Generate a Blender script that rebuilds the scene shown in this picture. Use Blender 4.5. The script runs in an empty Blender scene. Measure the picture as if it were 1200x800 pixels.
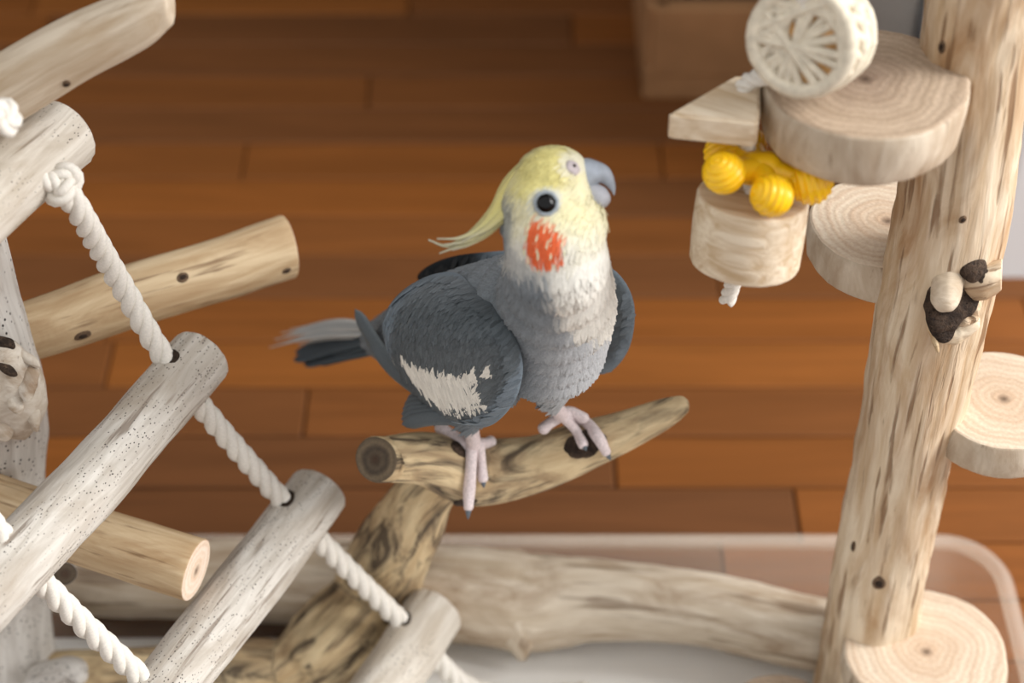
import bpy, bmesh, math, random
import numpy as np
from mathutils import Vector, Matrix, noise
from mathutils.bvhtree import BVHTree

random.seed(7); np.random.seed(7)
scene = bpy.context.scene
COL = scene.collection

# ---------------------------------------------------------------- camera
CAM_H = 0.87; PITCH = math.radians(42.0); FPX = 2225.0
cam = bpy.data.cameras.new('camera'); cam_o = bpy.data.objects.new('camera', cam); COL.objects.link(cam_o)
cam_o.location = (0, 0, CAM_H); cam_o.rotation_euler = (math.pi/2 - PITCH, 0, 0)
cam.sensor_width = 36.0; cam.lens = FPX/1200*36.0
cam.clip_start = 0.02
cam.dof.use_dof = True; cam.dof.focus_distance = 0.85; cam.dof.aperture_fstop = 5.4
scene.camera = cam_o
# ---------------------------------------------------------------- light
scene.view_settings.view_transform = 'Standard'; scene.view_settings.look = 'None'
scene.view_settings.exposure = 0.66; scene.view_settings.gamma = 1.0
scene.view_settings.use_curve_mapping = False
world = bpy.data.worlds.new('room_light'); scene.world = world; world.use_nodes = True
bg = world.node_tree.nodes['Background']; bg.inputs[0].default_value = (1.0, 0.982, 0.965, 1); bg.inputs[1].default_value = 0.55
def area(name, loc, target, sx, sy, energy, color):
    l = bpy.data.lights.new(name, 'AREA'); l.shape = 'RECTANGLE'; l.size = sx; l.size_y = sy; l.energy = energy; l.color = color
    o = bpy.data.objects.new(name, l); COL.objects.link(o); o.location = loc
    d = Vector(target) - Vector(loc); o.rotation_euler = d.to_track_quat('-Z', 'Y').to_euler(); return o
area('window_daylight', (1.75, 0.46, 1.30), (0, 0.65, 0.2), 0.9, 1.3, 38, (1.0, 0.985, 0.965))

# ---------------------------------------------------------------- helpers
CP, SP = math.cos(PITCH), math.sin(PITCH)
FWD = Vector((0, CP, -SP)); UPV = Vector((0, SP, CP)); RGT = Vector((1, 0, 0)); CAMP = Vector((0, 0, CAM_H))
def ray(px, py):
    return FWD + RGT*((px-600)/FPX) - UPV*((py-400)/FPX)
def Cz(px, py, Z): return CAMP + ray(px, py)*Z           # at a depth along the view axis
def W(px, py, Y):                                         # at a world distance Y
    r = ray(px, py); return CAMP + r*(Y/r.y)
def G(px, py, z):                                         # at a world height z
    r = ray(px, py); return CAMP + r*((z-CAM_H)/r.z)
def camco(p):
    d = p - CAMP; return d.dot(RGT), -d.dot(UPV), d.dot(FWD)
def lin(c): return tuple(((v/255)/12.92 if v/255 <= .04045 else ((v/255+.055)/1.055)**2.4) for v in c)
def lin4(c): return lin(c)+(1,)
def sm(a, b, x):
    t = min(1, max(0, (x-a)/(b-a))); return t*t*(3-2*t)
def mixc(a, b, t): return tuple(a[i]+(b[i]-a[i])*t for i in range(3))

def tag(o, label=None, cat=None, group=None, kind=None):
    if label: o['label'] = label
    if cat: o['category'] = cat
    if group: o['group'] = group
    if kind: o['kind'] = kind
    return o
def empty(name, loc=(0, 0, 0)):
    o = bpy.data.objects.new(name, None); COL.objects.link(o); o.location = loc; o.empty_display_size = .02; return o
def link(name, me, parent=None, mats=()):
    for m in mats: me.materials.append(m)
    o = bpy.data.objects.new(name, me); COL.objects.link(o)
    if parent is not None:
        o.parent = parent
        o.matrix_parent_inverse = world_mat(parent).inverted()
    return o
def world_mat(o):
    m = o.matrix_basis.copy()
    if o.parent: m = world_mat(o.parent) @ o.matrix_parent_inverse @ m
    return m
def mesh(name, v, f, smooth=True, grain=None, col=None, mi=None):
    me = bpy.data.meshes.new(name); me.from_pydata([tuple(p) for p in v], [], f)
    me.polygons.foreach_set('use_smooth', [smooth]*len(me.polygons) if mi is None else [q == 0 for q in mi])
    if grain is not None:
        a = me.attributes.new('grain', 'FLOAT_VECTOR', 'POINT'); a.data.foreach_set('vector', np.array(grain, dtype=np.float32).ravel())
    if col is not None:
        a = me.attributes.new('tint', 'FLOAT_COLOR', 'POINT'); a.data.foreach_set('color', np.array([tuple(c[:3])+(1,) for c in col], dtype=np.float32).ravel())
    if mi is not None: me.polygons.foreach_set('material_index', mi)
    me.update(); return me
def catmull(pts, n):
    """pts: list of tuples (any dimension); n samples"""
    P = np.array(pts, dtype=float); P = np.vstack([2*P[0]-P[1], P, 2*P[-1]-P[-2]]); k = len(P)-3
    out = []
    for t in np.linspace(0, k, n):
        i = min(int(t), k-1); u = t-i; a, b, c, d = P[i:i+4]
        out.append(.5*((2*b)+(c-a)*u+(2*a-5*b+4*c-d)*u*u+(3*b-a-3*c+d)*u**3))
    return np.array(out)
def frames(pts):
    T = []; n = len(pts)
    for i in range(n):
        t = Vector(pts[min(i+1, n-1)])-Vector(pts[max(i-1, 0)]); T.append(t.normalized())
    u = T[0].orthogonal().normalized(); F = []
    for i in range(n):
        u = (u - T[i]*u.dot(T[i])).normalized(); F.append((T[i], u, T[i].cross(u)))
    return F
def tube_data(ctrl, n=28, step=.006, lump=.05, lscale=30, fine=.012, seed=0, tilt0=None, tilt1=None, bev=.12, round0=False, round1=False, stretch=1.0):
    """ctrl: (Vector, radius) list -> verts, faces, grain, material index (1 on the cut ends)"""
    raw = [tuple(p)+(r,) for p, r in ctrl]
    L = sum((Vector(raw[i+1][:3])-Vector(raw[i][:3])).length for i in range(len(raw)-1))
    m = max(4, int(L/step)); S = catmull(raw, m); P = S[:, :3]; R = S[:, 3]
    F = frames(P); s = np.concatenate([[0], np.cumsum(np.linalg.norm(np.diff(P, axis=0), axis=1))])
    V = []; Gr = []; Fa = []; MI = []; off = Vector((seed*1.7, seed*2.3, seed*.9)); so = seed*.37
    rings = []
    def ring(i, k, push, sgn, tilt):
        T, u, w = F[i]; c = Vector(P[i]); idx = []
        for j in range(n):
            a = 2*math.pi*j/n; d = u*math.cos(a)+w*math.sin(a)
            q = (c+d*R[i])*1.0
            qs = Vector((s[i]*lscale/stretch, math.cos(a)*R[i]*lscale, math.sin(a)*R[i]*lscale))+off
            r = R[i]*(1+lump*noise.noise(qs)+lump*.5*noise.noise(qs*2.3)) + R[i]*fine*noise.noise(Vector((s[i]*60, math.cos(a)*R[i]*420, math.sin(a)*R[i]*420))+off)
            v = d*r*k; p = c+v+T*push
            if tilt is not None: p = p+T*v.dot(Vector(tilt))
            idx.append(len(V)); V.append(p); Gr.append((s[i]+push+so, math.cos(a)*r*k, math.sin(a)*r*k))
        return idx
    def fall(i, tilt, i0):       # tilt of a cut end fades into the log
        return tilt
    b0 = R[0]*bev; b1 = R[-1]*bev
    caps0 = [(k, -b0*p) for k, p in ((.0001, 1), (.35, 1), (.7, 1), (1-bev*.9, 1), (1-bev*.3, .7))] if not round0 else [(max(.0001, math.sin(a)), -R[0]*math.cos(a)*.9) for a in np.linspace(0, math.pi/2, 7)[:-1]]
    caps1 = [(1-bev*.3, b1*.7), (1-bev*.9, b1), (.7, b1), (.35, b1), (.0001, b1)] if not round1 else [(max(.0001, math.sin(a)), R[-1]*math.cos(a)*.9) for a in np.linspace(math.pi/2, 0, 7)[1:]]
    seq = []
    for k, p in caps0: seq.append((ring(0, k, p, -1, tilt0), 0 if round0 else 1))
    for i in range(m):
        t = None
        if tilt0 is not None and i < m*.5:
            t = Vector(tilt0)*max(0, 1-(s[i]/(2.0*R[0]+1e-6)))
        if tilt1 is not None and i >= m*.5:
            t = Vector(tilt1)*max(0, 1-((s[-1]-s[i])/(2.0*R[-1]+1e-6)))
        seq.append((ring(i, 1, 0, 0, t), 0))
    for k, p in caps1: seq.append((ring(m-1, k, p, 1, tilt1), 0 if round1 else 1))
    nc0 = len(caps0)
    for q in range(len(seq)-1):
        A, B = seq[q][0], seq[q+1][0]
        cap = (q < nc0-1 and not round0) or (q >= len(seq)-len(caps1) and not round1)
        for j in range(n):
            Fa.append((A[j], A[(j+1) % n], B[(j+1) % n], B[j])); MI.append(1 if cap else 0)
    # close the poles by merging
    for ids, rev in ((seq[0][0], True), (seq[-1][0], False)):
        f = tuple(ids) if not rev else tuple(reversed(ids)); Fa.append(f); MI.append(1)
    return V, Fa, Gr, MI
def log(name, ctrl, mats, parent=None, **kw):
    V, F, Gr, MI = tube_data(ctrl, **kw)
    return link(name, mesh(name, V, F, True, Gr, None, MI), parent, mats)

# ---------------------------------------------------------------- materials
def newmat(name):
    m = bpy.data.materials.new(name); m.use_nodes = True; nt = m.node_tree
    return m, nt, nt.nodes['Principled BSDF']
def N(nt, typ, **kw):
    n = nt.nodes.new(typ)
    for k, v in kw.items(): setattr(n, k, v)
    return n
def ramp(nt, fac, stops):
    r = N(nt, 'ShaderNodeValToRGB'); e = r.color_ramp.elements
    while len(e) < len(stops): e.new(.5)
    for i, (p, c) in enumerate(stops): e[i].position = p; e[i].color = c if len(c) == 4 else tuple(c)+(1,)
    nt.links.new(fac, r.inputs[0]); return r.outputs[0]
def mixn(nt, fac, a, b, mode='MIX'):
    m = N(nt, 'ShaderNodeMix', data_type='RGBA', blend_type=mode)
    if isinstance(fac, (int, float)): m.inputs[0].default_value = fac
    else: nt.links.new(fac, m.inputs[0])
    for i, x in ((6, a), (7, b)):
        if isinstance(x, tuple): m.inputs[i].default_value = x if len(x) == 4 else x+(1,)
        else: nt.links.new(x, m.inputs[i])
    return m.outputs[2]
def math_n(nt, op, a, b=None, c=None):
    m = N(nt, 'ShaderNodeMath', operation=op)
    for i, x in enumerate((a, b, c)):
        if x is None: continue
        if isinstance(x, (int, float)): m.inputs[i].default_value = x
        else: nt.links.new(x, m.inputs[i])
    return m.outputs[0]
def gvec(nt, sc, attr='grain', off=(0, 0, 0)):
    a = N(nt, 'ShaderNodeAttribute', attribute_name=attr); mp = N(nt, 'ShaderNodeMapping'); mp.inputs['Scale'].default_value = sc; mp.inputs['Location'].default_value = off
    nt.links.new(a.outputs['Vector'], mp.inputs[0]); return mp.outputs[0]
def noi(nt, vec, scale=1, detail=4, rough=.55, dist=0):
    n = N(nt, 'ShaderNodeTexNoise'); n.inputs['Scale'].default_value = scale; n.inputs['Detail'].default_value = detail
    n.inputs['Roughness'].default_value = rough; n.inputs['Distortion'].default_value = dist; nt.links.new(vec, n.inputs['Vector']); return n.outputs['Fac']
def bump(nt, b, h, strength, dist):
    n = N(nt, 'ShaderNodeBump'); n.inputs['Strength'].default_value = strength; n.inputs['Distance'].default_value = dist
    nt.links.new(h, n.inputs['Height']); nt.links.new(n.outputs[0], b.inputs['Normal'])
BW = lambda v: (v, v, v, 1)
def wood(name, light, mid, stain, dark, stain_lo=.50, stain_hi=.72, crack=.62, speck=0.0, fine=55, along=4, patch=(9, 26, 26), patch2=None, rough=.75, bstr=.5, speck_s=(420, 640), p2lo=.54):
    m, nt, b = newmat(name)
    g1 = noi(nt, gvec(nt, (along, fine, fine)), 3, 6, .6, .6)
    c = ramp(nt, g1, [(.33, lin4(mid)), (.62, lin4(light))])
    p = noi(nt, gvec(nt, patch, off=(3, 1, 7)), 1.6, 5, .6, 1.2)
    c = mixn(nt, ramp(nt, p, [(stain_lo, BW(0)), (stain_hi, BW(.85))]), c, lin4(stain))
    if patch2:
        p2 = noi(nt, gvec(nt, patch2, off=(9, 4, 2)), 1.5, 4, .55, 2.0)
        c = mixn(nt, ramp(nt, p2, [(p2lo, BW(0)), (p2lo+.16, BW(.9))]), c, lin4(dark))
    k = noi(nt, gvec(nt, (along*1.8, fine*2.2, fine*2.2), off=(1, 8, 3)), 2.2, 3, .5, .3)
    kk = ramp(nt, k, [(crack, BW(0)), (crack+.10, BW(.75))])
    c = mixn(nt, kk, c, lin4(mixc(dark, stain, .35)))
    if speck > 0:
        vo = N(nt, 'ShaderNodeTexVoronoi'); vo.inputs['Scale'].default_value = 1; nt.links.new(gvec(nt, (speck_s[0], speck_s[1], speck_s[1])), vo.inputs['Vector'])
        sp = ramp(nt, vo.outputs['Distance'], [(.16, BW(1)), (.30, BW(0))])
        msk = ramp(nt, noi(nt, gvec(nt, (22, 45, 45), off=(5, 5, 5)), 1.5, 2), [(.50-speck*.12, BW(0)), (.60-speck*.06, BW(1))])
        rnd = N(nt, 'ShaderNodeSeparateColor'); nt.links.new(vo.outputs['Color'], rnd.inputs[0])
        rr = math_n(nt, 'GREATER_THAN', rnd.outputs[0], .38)
        f = math_n(nt, 'MULTIPLY', math_n(nt, 'MULTIPLY', sp, msk), rr)
        c = mixn(nt, f, c, lin4((52, 46, 44)))
    nt.links.new(c, b.inputs['Base Color']); b.inputs['Roughness'].default_value = rough; b.inputs['Specular IOR Level'].default_value = .25
    h = math_n(nt, 'SUBTRACT', g1, math_n(nt, 'MULTIPLY', kk, .6)); bump(nt, b, h, bstr, .0016)
    return m
def cut(name, light, ringc, pith, freq=900, edge=None, rad=.04, rough=.8, cracks=True):
    """sawn end grain: growth rings about the log's own axis"""
    m, nt, b = newmat(name)
    v = gvec(nt, (0, 1, 1)); ds = noi(nt, gvec(nt, (0, 1, 1)), 45, 3, .5)
    L = N(nt, 'ShaderNodeVectorMath', operation='LENGTH'); nt.links.new(v, L.inputs[0]); r = L.outputs['Value']
    rd = math_n(nt, 'ADD', r, math_n(nt, 'MULTIPLY', math_n(nt, 'SUBTRACT', ds, .5), rad*.26))
    w = math_n(nt, 'SINE', math_n(nt, 'MULTIPLY', rd, freq)); w2 = math_n(nt, 'SINE', math_n(nt, 'MULTIPLY', rd, freq*.31))
    ww = math_n(nt, 'ADD', math_n(nt, 'MULTIPLY', w, .26), math_n(nt, 'MULTIPLY', w2, .24)); ww = math_n(nt, 'ADD', ww, .5)
    c = ramp(nt, ww, [(.15, lin4(light)), (.9, lin4(ringc))])
    pn = noi(nt, gvec(nt, (1, 1, 1)), 60, 4, .6)
    pf = math_n(nt, 'ADD', math_n(nt, 'DIVIDE', rd, rad), math_n(nt, 'MULTIPLY', math_n(nt, 'SUBTRACT', pn, .5), .5))
    c = mixn(nt, ramp(nt, pf, [(.0, BW(.75)), (.62, BW(0))]), c, lin4(pith))
    c = mixn(nt, ramp(nt, r, [(rad*.035, BW(.9)), (rad*.07, BW(0))]), c, lin4((74, 56, 44)))
    st = noi(nt, gvec(nt, (1, 1, 1), off=(2, 5, 9)), 38, 3, .5, .8)
    c = mixn(nt, ramp(nt, st, [(.56, BW(0)), (.74, BW(.5))]), c, lin4(ringc))
    if edge: c = mixn(nt, ramp(nt, math_n(nt, 'DIVIDE', r, rad), [(.88, BW(0)), (.96, BW(.9))]), c, lin4(edge))
    fn = noi(nt, gvec(nt, (1, 1, 1)), 700, 3, .6); c = mixn(nt, .18, c, ramp(nt, fn, [(.3, BW(.25)), (.7, BW(.95))]), 'OVERLAY')
    nt.links.new(c, b.inputs['Base Color']); b.inputs['Roughness'].default_value = rough; b.inputs['Specular IOR Level'].default_value = .2
    bump(nt, b, math_n(nt, 'ADD', ww, fn), .25, .0008); return m
def plain(name, c, rough=.6, nscale=0, namt=.1, spec=.3, coord='Object'):
    m, nt, b = newmat(name); col = lin4(c)
    t = N(nt, 'ShaderNodeTexCoord')
    n = noi(nt, t.outputs[coord], nscale or 40, 4)
    d = tuple(v*(1-namt*2) for v in col[:3]); l = tuple(min(1, v*(1+namt)) for v in col[:3])
    nt.links.new(ramp(nt, n, [(.3, d), (.7, l)]), b.inputs['Base Color'])
    b.inputs['Roughness'].default_value = rough; b.inputs['Specular IOR Level'].default_value = spec
    return m

M = {}
M['rung'] = wood('pale_driftwood', (212, 207, 199), (178, 171, 161), (160, 147, 131), (104, 88, 76), .46, .76, .60, speck=.9, speck_s=(520, 760), along=6)
M['rung_clean'] = wood('pale_driftwood_clean', (210, 203, 192), (178, 168, 154), (158, 142, 120), (112, 94, 78), .44, .76, .62, speck=.3, speck_s=(520, 760), along=6)
M['speck'] = wood('speckled_driftwood', (210, 206, 200), (180, 174, 167), (152, 140, 128), (84, 72, 64), .54, .82, .66, speck=1.6, speck_s=(300, 420))
M['tan'] = wood('tan_driftwood', (208, 186, 152), (180, 152, 116), (158, 124, 86), (96, 70, 50), .44, .76, .60, along=5)
M['bone'] = wood('bone_driftwood', (214, 200, 180), (186, 168, 144), (166, 138, 104), (124, 98, 72), .50, .80, .66)
M['post'] = wood('post_driftwood', (222, 206, 182), (196, 172, 140), (162, 124, 84), (96, 66, 42), .40, .68, .58, patch=(7, 30, 30), bstr=.8)
M['baselog'] = wood('base_driftwood', (212, 200, 182), (182, 165, 142), (150, 126, 100), (96, 76, 58), .42, .70, .58, fine=30, along=3)
M['perch'] = wood('mottled_driftwood', (214, 194, 156), (184, 158, 120), (140, 116, 88), (66, 55, 46), .44, .70, .70, patch2=(10, 42, 42), fine=26, along=7, patch=(14, 34, 34), bstr=.6, p2lo=.465)
M['rungcut'] = cut('rung_end', (232, 214, 194), (214, 186, 160), (214, 182, 156), 1500, rad=.017)
M['pinkcut'] = cut('pink_end', (232, 214, 196), (218, 192, 168), (222, 196, 172), 1600, edge=(176, 126, 84), rad=.0165)
M['darkcut'] = cut('weathered_end', (112, 98, 80), (78, 68, 58), (70, 62, 54), 1300, rad=.014)
M['disc'] = cut('disc_top', (182, 162, 141), (163, 143, 122), (134, 113, 98), 1700, rad=.042)
M['disc_pale'] = cut('pale_disc_top', (212, 195, 174), (196, 173, 150), (186, 158, 132), 1700, rad=.042)
M['bark'] = wood('disc_side', (204, 191, 172), (174, 156, 134), (158, 136, 112), (104, 84, 66), .46, .74, .62, along=9, fine=30)
M['rope'] = plain('cotton_rope', (226, 221, 212), .9, 900, .06, .1)
M['rope_old'] = M['rope']
M['hole'] = plain('dark_hollow', (56, 46, 39), .9, 300, .2, .1)
M['bark_hollow'] = wood('bark_hollow', (92, 74, 60), (58, 46, 38), (44, 34, 28), (28, 22, 20), .40, .60, .6, patch=(90, 90, 90), fine=200, along=200, bstr=1.0)
M['knot'] = plain('brown_knot', (104, 84, 66), .8, 400, .25, .2)
M['pine'] = wood('sawn_pine', (226, 211, 188), (190, 164, 130), (190, 160, 124), (150, 120, 90), .55, .85, .7, along=6, fine=60)

# ---------------------------------------------------------------- floor
def floor_mat(name, slab=False):
    m, nt, b = newmat(name)
    t = N(nt, 'ShaderNodeTexCoord'); oi = N(nt, 'ShaderNodeObjectInfo')
    mp = N(nt, 'ShaderNodeMapping'); mp.inputs['Scale'].default_value = (3, 34, 34); nt.links.new(t.outputs['Object'], mp.inputs[0])
    cb = N(nt, 'ShaderNodeCombineXYZ'); nt.links.new(math_n(nt, 'MULTIPLY', oi.outputs['Random'], 90), cb.inputs[1]); nt.links.new(math_n(nt, 'MULTIPLY', oi.outputs['Random'], 47), cb.inputs[0])
    nt.links.new(cb.outputs[0], mp.inputs['Location'])
    g = noi(nt, mp.outputs[0], 1.6, 6, .62, .8)
    if slab:
        br = N(nt, 'ShaderNodeTexBrick'); br.inputs['Scale'].default_value = 1; br.inputs['Brick Width'].default_value = .55; br.inputs['Row Height'].default_value = .046; br.inputs['Mortar Size'].default_value = .001
        br.inputs['Color1'].default_value = lin4((120, 72, 31)); br.inputs['Color2'].default_value = lin4((96, 60, 32)); br.inputs['Mortar'].default_value = lin4((60, 36, 22)); nt.links.new(t.outputs['Object'], br.inputs['Vector']); base = br.outputs[0]
    else:
        base = ramp(nt, oi.outputs['Random'], [(0, lin4((100, 64, 38))), (.2, lin4((114, 70, 36))), (.5, lin4((124, 74, 33))), (.8, lin4((130, 77, 33))), (1, lin4((138, 84, 38)))])
    c = mixn(nt, .55, base, ramp(nt, g, [(.25, BW(.30)), (.75, BW(.68))]), 'OVERLAY')
    nt.links.new(c, b.inputs['Base Color']); b.inputs['Roughness'].default_value = .5; b.inputs['Specular IOR Level'].default_value = .2
    return m
def boxdata(x0, x1, y0, y1, z0, z1, bev=0, segs=2):
    bm = bmesh.new(); bmesh.ops.create_cube(bm, size=1)
    for v in bm.verts: v.co = Vector(((x0+x1)/2+v.co.x*(x1-x0), (y0+y1)/2+v.co.y*(y1-y0), (z0+z1)/2+v.co.z*(z1-z0)))
    if bev: bmesh.ops.bevel(bm, geom=bm.edges[:], offset=bev, segments=segs, affect='EDGES', profile=.6)
    return bm
def boxobj(name, dims, mat, parent=None, bev=.003, segs=2, smooth=False):
    bm = boxdata(*dims, bev=bev, segs=segs); me = bpy.data.meshes.new(name); bm.to_mesh(me); bm.free()
    me.polygons.foreach_set('use_smooth', [smooth]*len(me.polygons)); return link(name, me, parent, [mat])
floor = boxobj('floor', (-2.5, 2.5, -1.2, 3.4, -.03, -.006), floor_mat('floor_boards', True), bev=0); tag(floor, 'brown wooden plank floor', kind='structure')
PM = floor_mat('floor_plank'); rowh = .046; pmesh = {}
rng = random.Random(4)
y = .30; k = 0
while y < 1.55:
    x = -1.25 - rng.random()*.5
    while x < 1.25:
        Ln = rng.choice((.32, .44, .56, .7))
        if Ln not in pmesh:
            bm = boxdata(-Ln/2+.0006, Ln/2-.0006, -rowh/2+.0006, rowh/2-.0006, -.006, 0, .0012, 1); me = bpy.data.meshes.new('plank'); bm.to_mesh(me); bm.free(); me.materials.append(PM); pmesh[Ln] = me
        o = bpy.data.objects.new('plank', pmesh[Ln]); COL.objects.link(o); o.parent = floor; o.location = (x+Ln/2, y, 0); x += Ln
    y += rowh
# ---------------------------------------------------------------- the room beyond
wm = plain('white_paint', (214, 216, 218), .6, 6, .02)
c0 = G(1156, 325, 0)
wb = boxobj('wall_back_shade', (-2.4, c0.x, 1.57, 1.67, -.006, 2.4), plain('taupe_paint', (110, 96, 84), .8, 6, .03), bev=.004); tag(wb, 'added taupe wall out of view behind the bench, shading the far floor', kind='structure')  # unseen wall, added and set close to cut ambient light on the far floor
wall = boxobj('wall_right', (c0.x, c0.x+1.2, c0.y, 3.3, -.006, 2.4), wm, bev=.006); tag(wall, 'white painted wall corner', kind='structure')
base = boxobj('baseboard_right', (c0.x-.008, c0.x+.02, c0.y+.02, 3.3, 0, .05), plain('white_skirting', (196, 198, 202), .5, 8, .02), bev=.002); tag(base, 'pale skirting along the white wall', kind='structure')
# low wooden bench with dark seat
b0 = G(752, 118, 0)
bench = tag(empty('low_bench', (b0.x+.09, b0.y+.2, 0)), 'low brown wooden bench with dark seat standing on the plank floor', 'bench')
bw = plain('bench_wood', (160, 118, 80), .6, 14, .12)
boxobj('side_panel', (b0.x, b0.x+.02, b0.y+.004, b0.y+.28, 0, .085), bw, bench)
boxobj('side_panel', (b0.x+.135, b0.x+.155, b0.y+.004, b0.y+.28, 0, .085), bw, bench)
boxobj('front_panel', (b0.x+.006, b0.x+.149, b0.y, b0.y+.016, .022, .085), bw, bench)
boxobj('front_foot', (b0.x, b0.x+.085, b0.y+.001, b0.y+.02, 0, .03), bw, bench)
boxobj('seat', (b0.x+.018, b0.x+.15, b0.y+.018, b0.y+.28, .07, .10), plain('dark_fabric', (58, 58, 54), .9, 200, .1), bench, bev=.008, smooth=True)
gb = G(905, 20, 0)
bin_ = tag(empty('storage_box', (gb.x+.07, gb.y+.2, 0)), 'grey fabric storage box beside the white wall', 'box')
gm = plain('grey_fabric', (190, 186, 180), .9, 160, .08)
boxobj('body', (c0.x-.078, c0.x-.012, 1.30, 1.52, 0, .16), gm, bin_, bev=.01)
boxobj('lid', (c0.x-.080, c0.x-.010, 1.297, 1.523, .16, .185), gm, bin_, bev=.006)

# ---------------------------------------------------------------- tray and liner
def acrylic(name, white, rough=.2):
    m, nt, b = newmat(name); b.inputs['Base Color'].default_value = (.95, .86, .74, 1); b.inputs['Roughness'].default_value = rough
    tr = N(nt, 'ShaderNodeBsdfTransparent'); tr.inputs[0].default_value = (.97, .95, .93, 1)
    n = noi(nt, N(nt, 'ShaderNodeTexCoord').outputs['Object'], 30, 2); f = math_n(nt, 'ADD', white-.02, math_n(nt, 'MULTIPLY', n, .04))
    mx = N(nt, 'ShaderNodeMixShader'); nt.links.new(f, mx.inputs[0]); nt.links.new(tr.outputs[0], mx.inputs[1]); nt.links.new(b.outputs[0], mx.inputs[2])
    nt.links.new(mx.outputs[0], nt.nodes['Material Output'].inputs[0]); return m
TX0, TX1, TY0, TY1 = -.36, .287, .33, .757
def rrect(inset, z, r=.035, seg=8):
    x0, x1, y0, y1 = TX0+inset, TX1-inset, TY0+inset, TY1-inset; r = max(.004, r-inset); out = []
    for cx, cy, a0 in ((x1-r, y1-r, 0), (x0+r, y1-r, 90), (x0+r, y0+r, 180), (x1-r, y0+r, 270)):
        for i in range(seg+1):
            a = math.radians(a0+90*i/seg); out.append((cx+r*math.cos(a), cy+r*math.sin(a), z))
    return out
def loft(name, loops, mat, parent, closed=True, capped=False):
    n = len(loops[0]); V = [p for l in loops for p in l]; F = []
    for i in range(len(loops) if closed else len(loops)-1):
        a = i*n; b_ = ((i+1) % len(loops))*n
        for j in range(n): F.append((a+j, a+(j+1) % n, b_+(j+1) % n, b_+j))
    if capped: F.append(tuple(reversed(range(n)))); F.append(tuple(range((len(loops)-1)*n, len(loops)*n)))
    return link(name, mesh(name, V, F, True), parent, [mat])
tray = tag(empty('tray', ((TX0+TX1)/2, (TY0+TY1)/2, 0)), 'clear plastic tray with rounded corners under the driftwood stand', 'tray')
clear = acrylic('clear_plastic', .10); rimm = acrylic('plastic_rim', .24)
loft('base', [rrect(.020, .001), rrect(.020, .004)], clear, tray, False, True)
loft('side_wall', [rrect(.020, .001), rrect(.004, .030), rrect(.007, .030), rrect(.023, .004)], acrylic('plastic_wall', .13), tray)
loft('rim', [rrect(.006, .028), rrect(-.001, .028), rrect(-.0035, .031), rrect(-.001, .0345), rrect(.004, .0355), rrect(.007, .032)], rimm, tray)
pl = boxobj('paper_liner', (-.325, .235, .36, .703, .0042, .0062), plain('white_paper', (232, 230, 226), .8, 20, .015), bev=.0008); tag(pl, 'sheet of white paper lining the bottom of the clear tray', 'paper')

# ---------------------------------------------------------------- the driftwood stand
stand = tag(empty('bird_play_stand', (0, .66, 0)), 'driftwood bird play stand with two posts, perches and round wooden platforms', 'bird stand')
def L(px, py, Y, rpx):
    p = W(px, py, Y); Z = camco(p)[2]; return (p, rpx*Z/FPX)
PYR = .655
log('post', [(Vector((W(1010, 800, PYR).x, PYR, .0090)), .026)]+[L(*q) for q in ((1010, 800, PYR, 55), (1026, 700, PYR, 54), (1041, 620, PYR, 54), (1060, 520, PYR, 58), (1080, 420, PYR, 63), (1100, 330, PYR, 66), (1120, 230, PYR, 66), (1132, 140, PYR, 66), (1146, 50, PYR, 66), (1160, -30, PYR, 66), (1176, -110, PYR, 64))]+[(Vector((W(1176, -110, PYR).x+.001, PYR, .60)), .0215), (Vector((W(1176, -110, PYR).x, PYR, .66)), .020)],
    [M['post'], M['rungcut']], stand, n=48, step=.004, lump=.09, lscale=34, fine=.05, seed=3, stretch=3)
# left post
PYL = .665
lpost = log('post', [(Vector((W(8, 780, PYL).x, PYL, .0118)), .030)]+[L(*q) for q in ((8, 740, PYL, 52), (4, 680, PYL, 54), (-4, 620, PYL, 57), (-8, 560, PYL, 60), (-12, 500, PYL, 66), (-14, 450, PYL, 66), (-24, 395, PYL, 60), (-42, 340, PYL, 60), (-60, 280, PYL, 62), (-90, 200, PYL, 62), (-120, 110, PYL, 60), (-150, 30, PYL, 58), (-170, -40, PYL, 56))],
    [M['speck'], M['rungcut']], stand, n=48, step=.004, lump=.06, lscale=34, fine=.03, seed=11, stretch=2)
# swollen knot, stub and foot on the left post
def blob(name, c, rad, mat, parent, lump=.25, lscale=90, seed=0, sub=4, rot=None):
    bm = bmesh.new(); bmesh.ops.create_icosphere(bm, subdivisions=sub, radius=1); V = []; Gr = []
    R3 = rot or Matrix.Identity(3)
    for v in bm.verts:
        d = v.co.normalized(); q = Vector((d.x*rad[0], d.y*rad[1], d.z*rad[2]))
        q *= 1+lump*noise.noise(q*lscale+Vector((seed, seed*2, 3)))+lump*.4*noise.noise(q*lscale*2.6+Vector((seed, 1, 3)))
        Gr.append(tuple(q+Vector((seed, 0, 0)))); V.append(Vector(c)+R3@q)
    F = [tuple(v.index for v in f.verts) for f in bm.faces]; bm.free()
    return link(name, mesh(name, V, F, True, Gr), parent, [mat])
M['burl'] = wood('burl', (212, 204, 192), (186, 172, 154), (140, 114, 88), (84, 64, 50), .48, .66, .66, patch=(24, 24, 24), fine=50, along=30, bstr=.5)
blob('burl', W(14, 456, .645), (.0155, .012, .030), M['burl'], lpost, .12, 70, 2)
lpb = BVHTree.FromPolygons([v.co.copy() for v in lpost.data.vertices], [tuple(p.vertices) for p in lpost.data.polygons])
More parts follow.
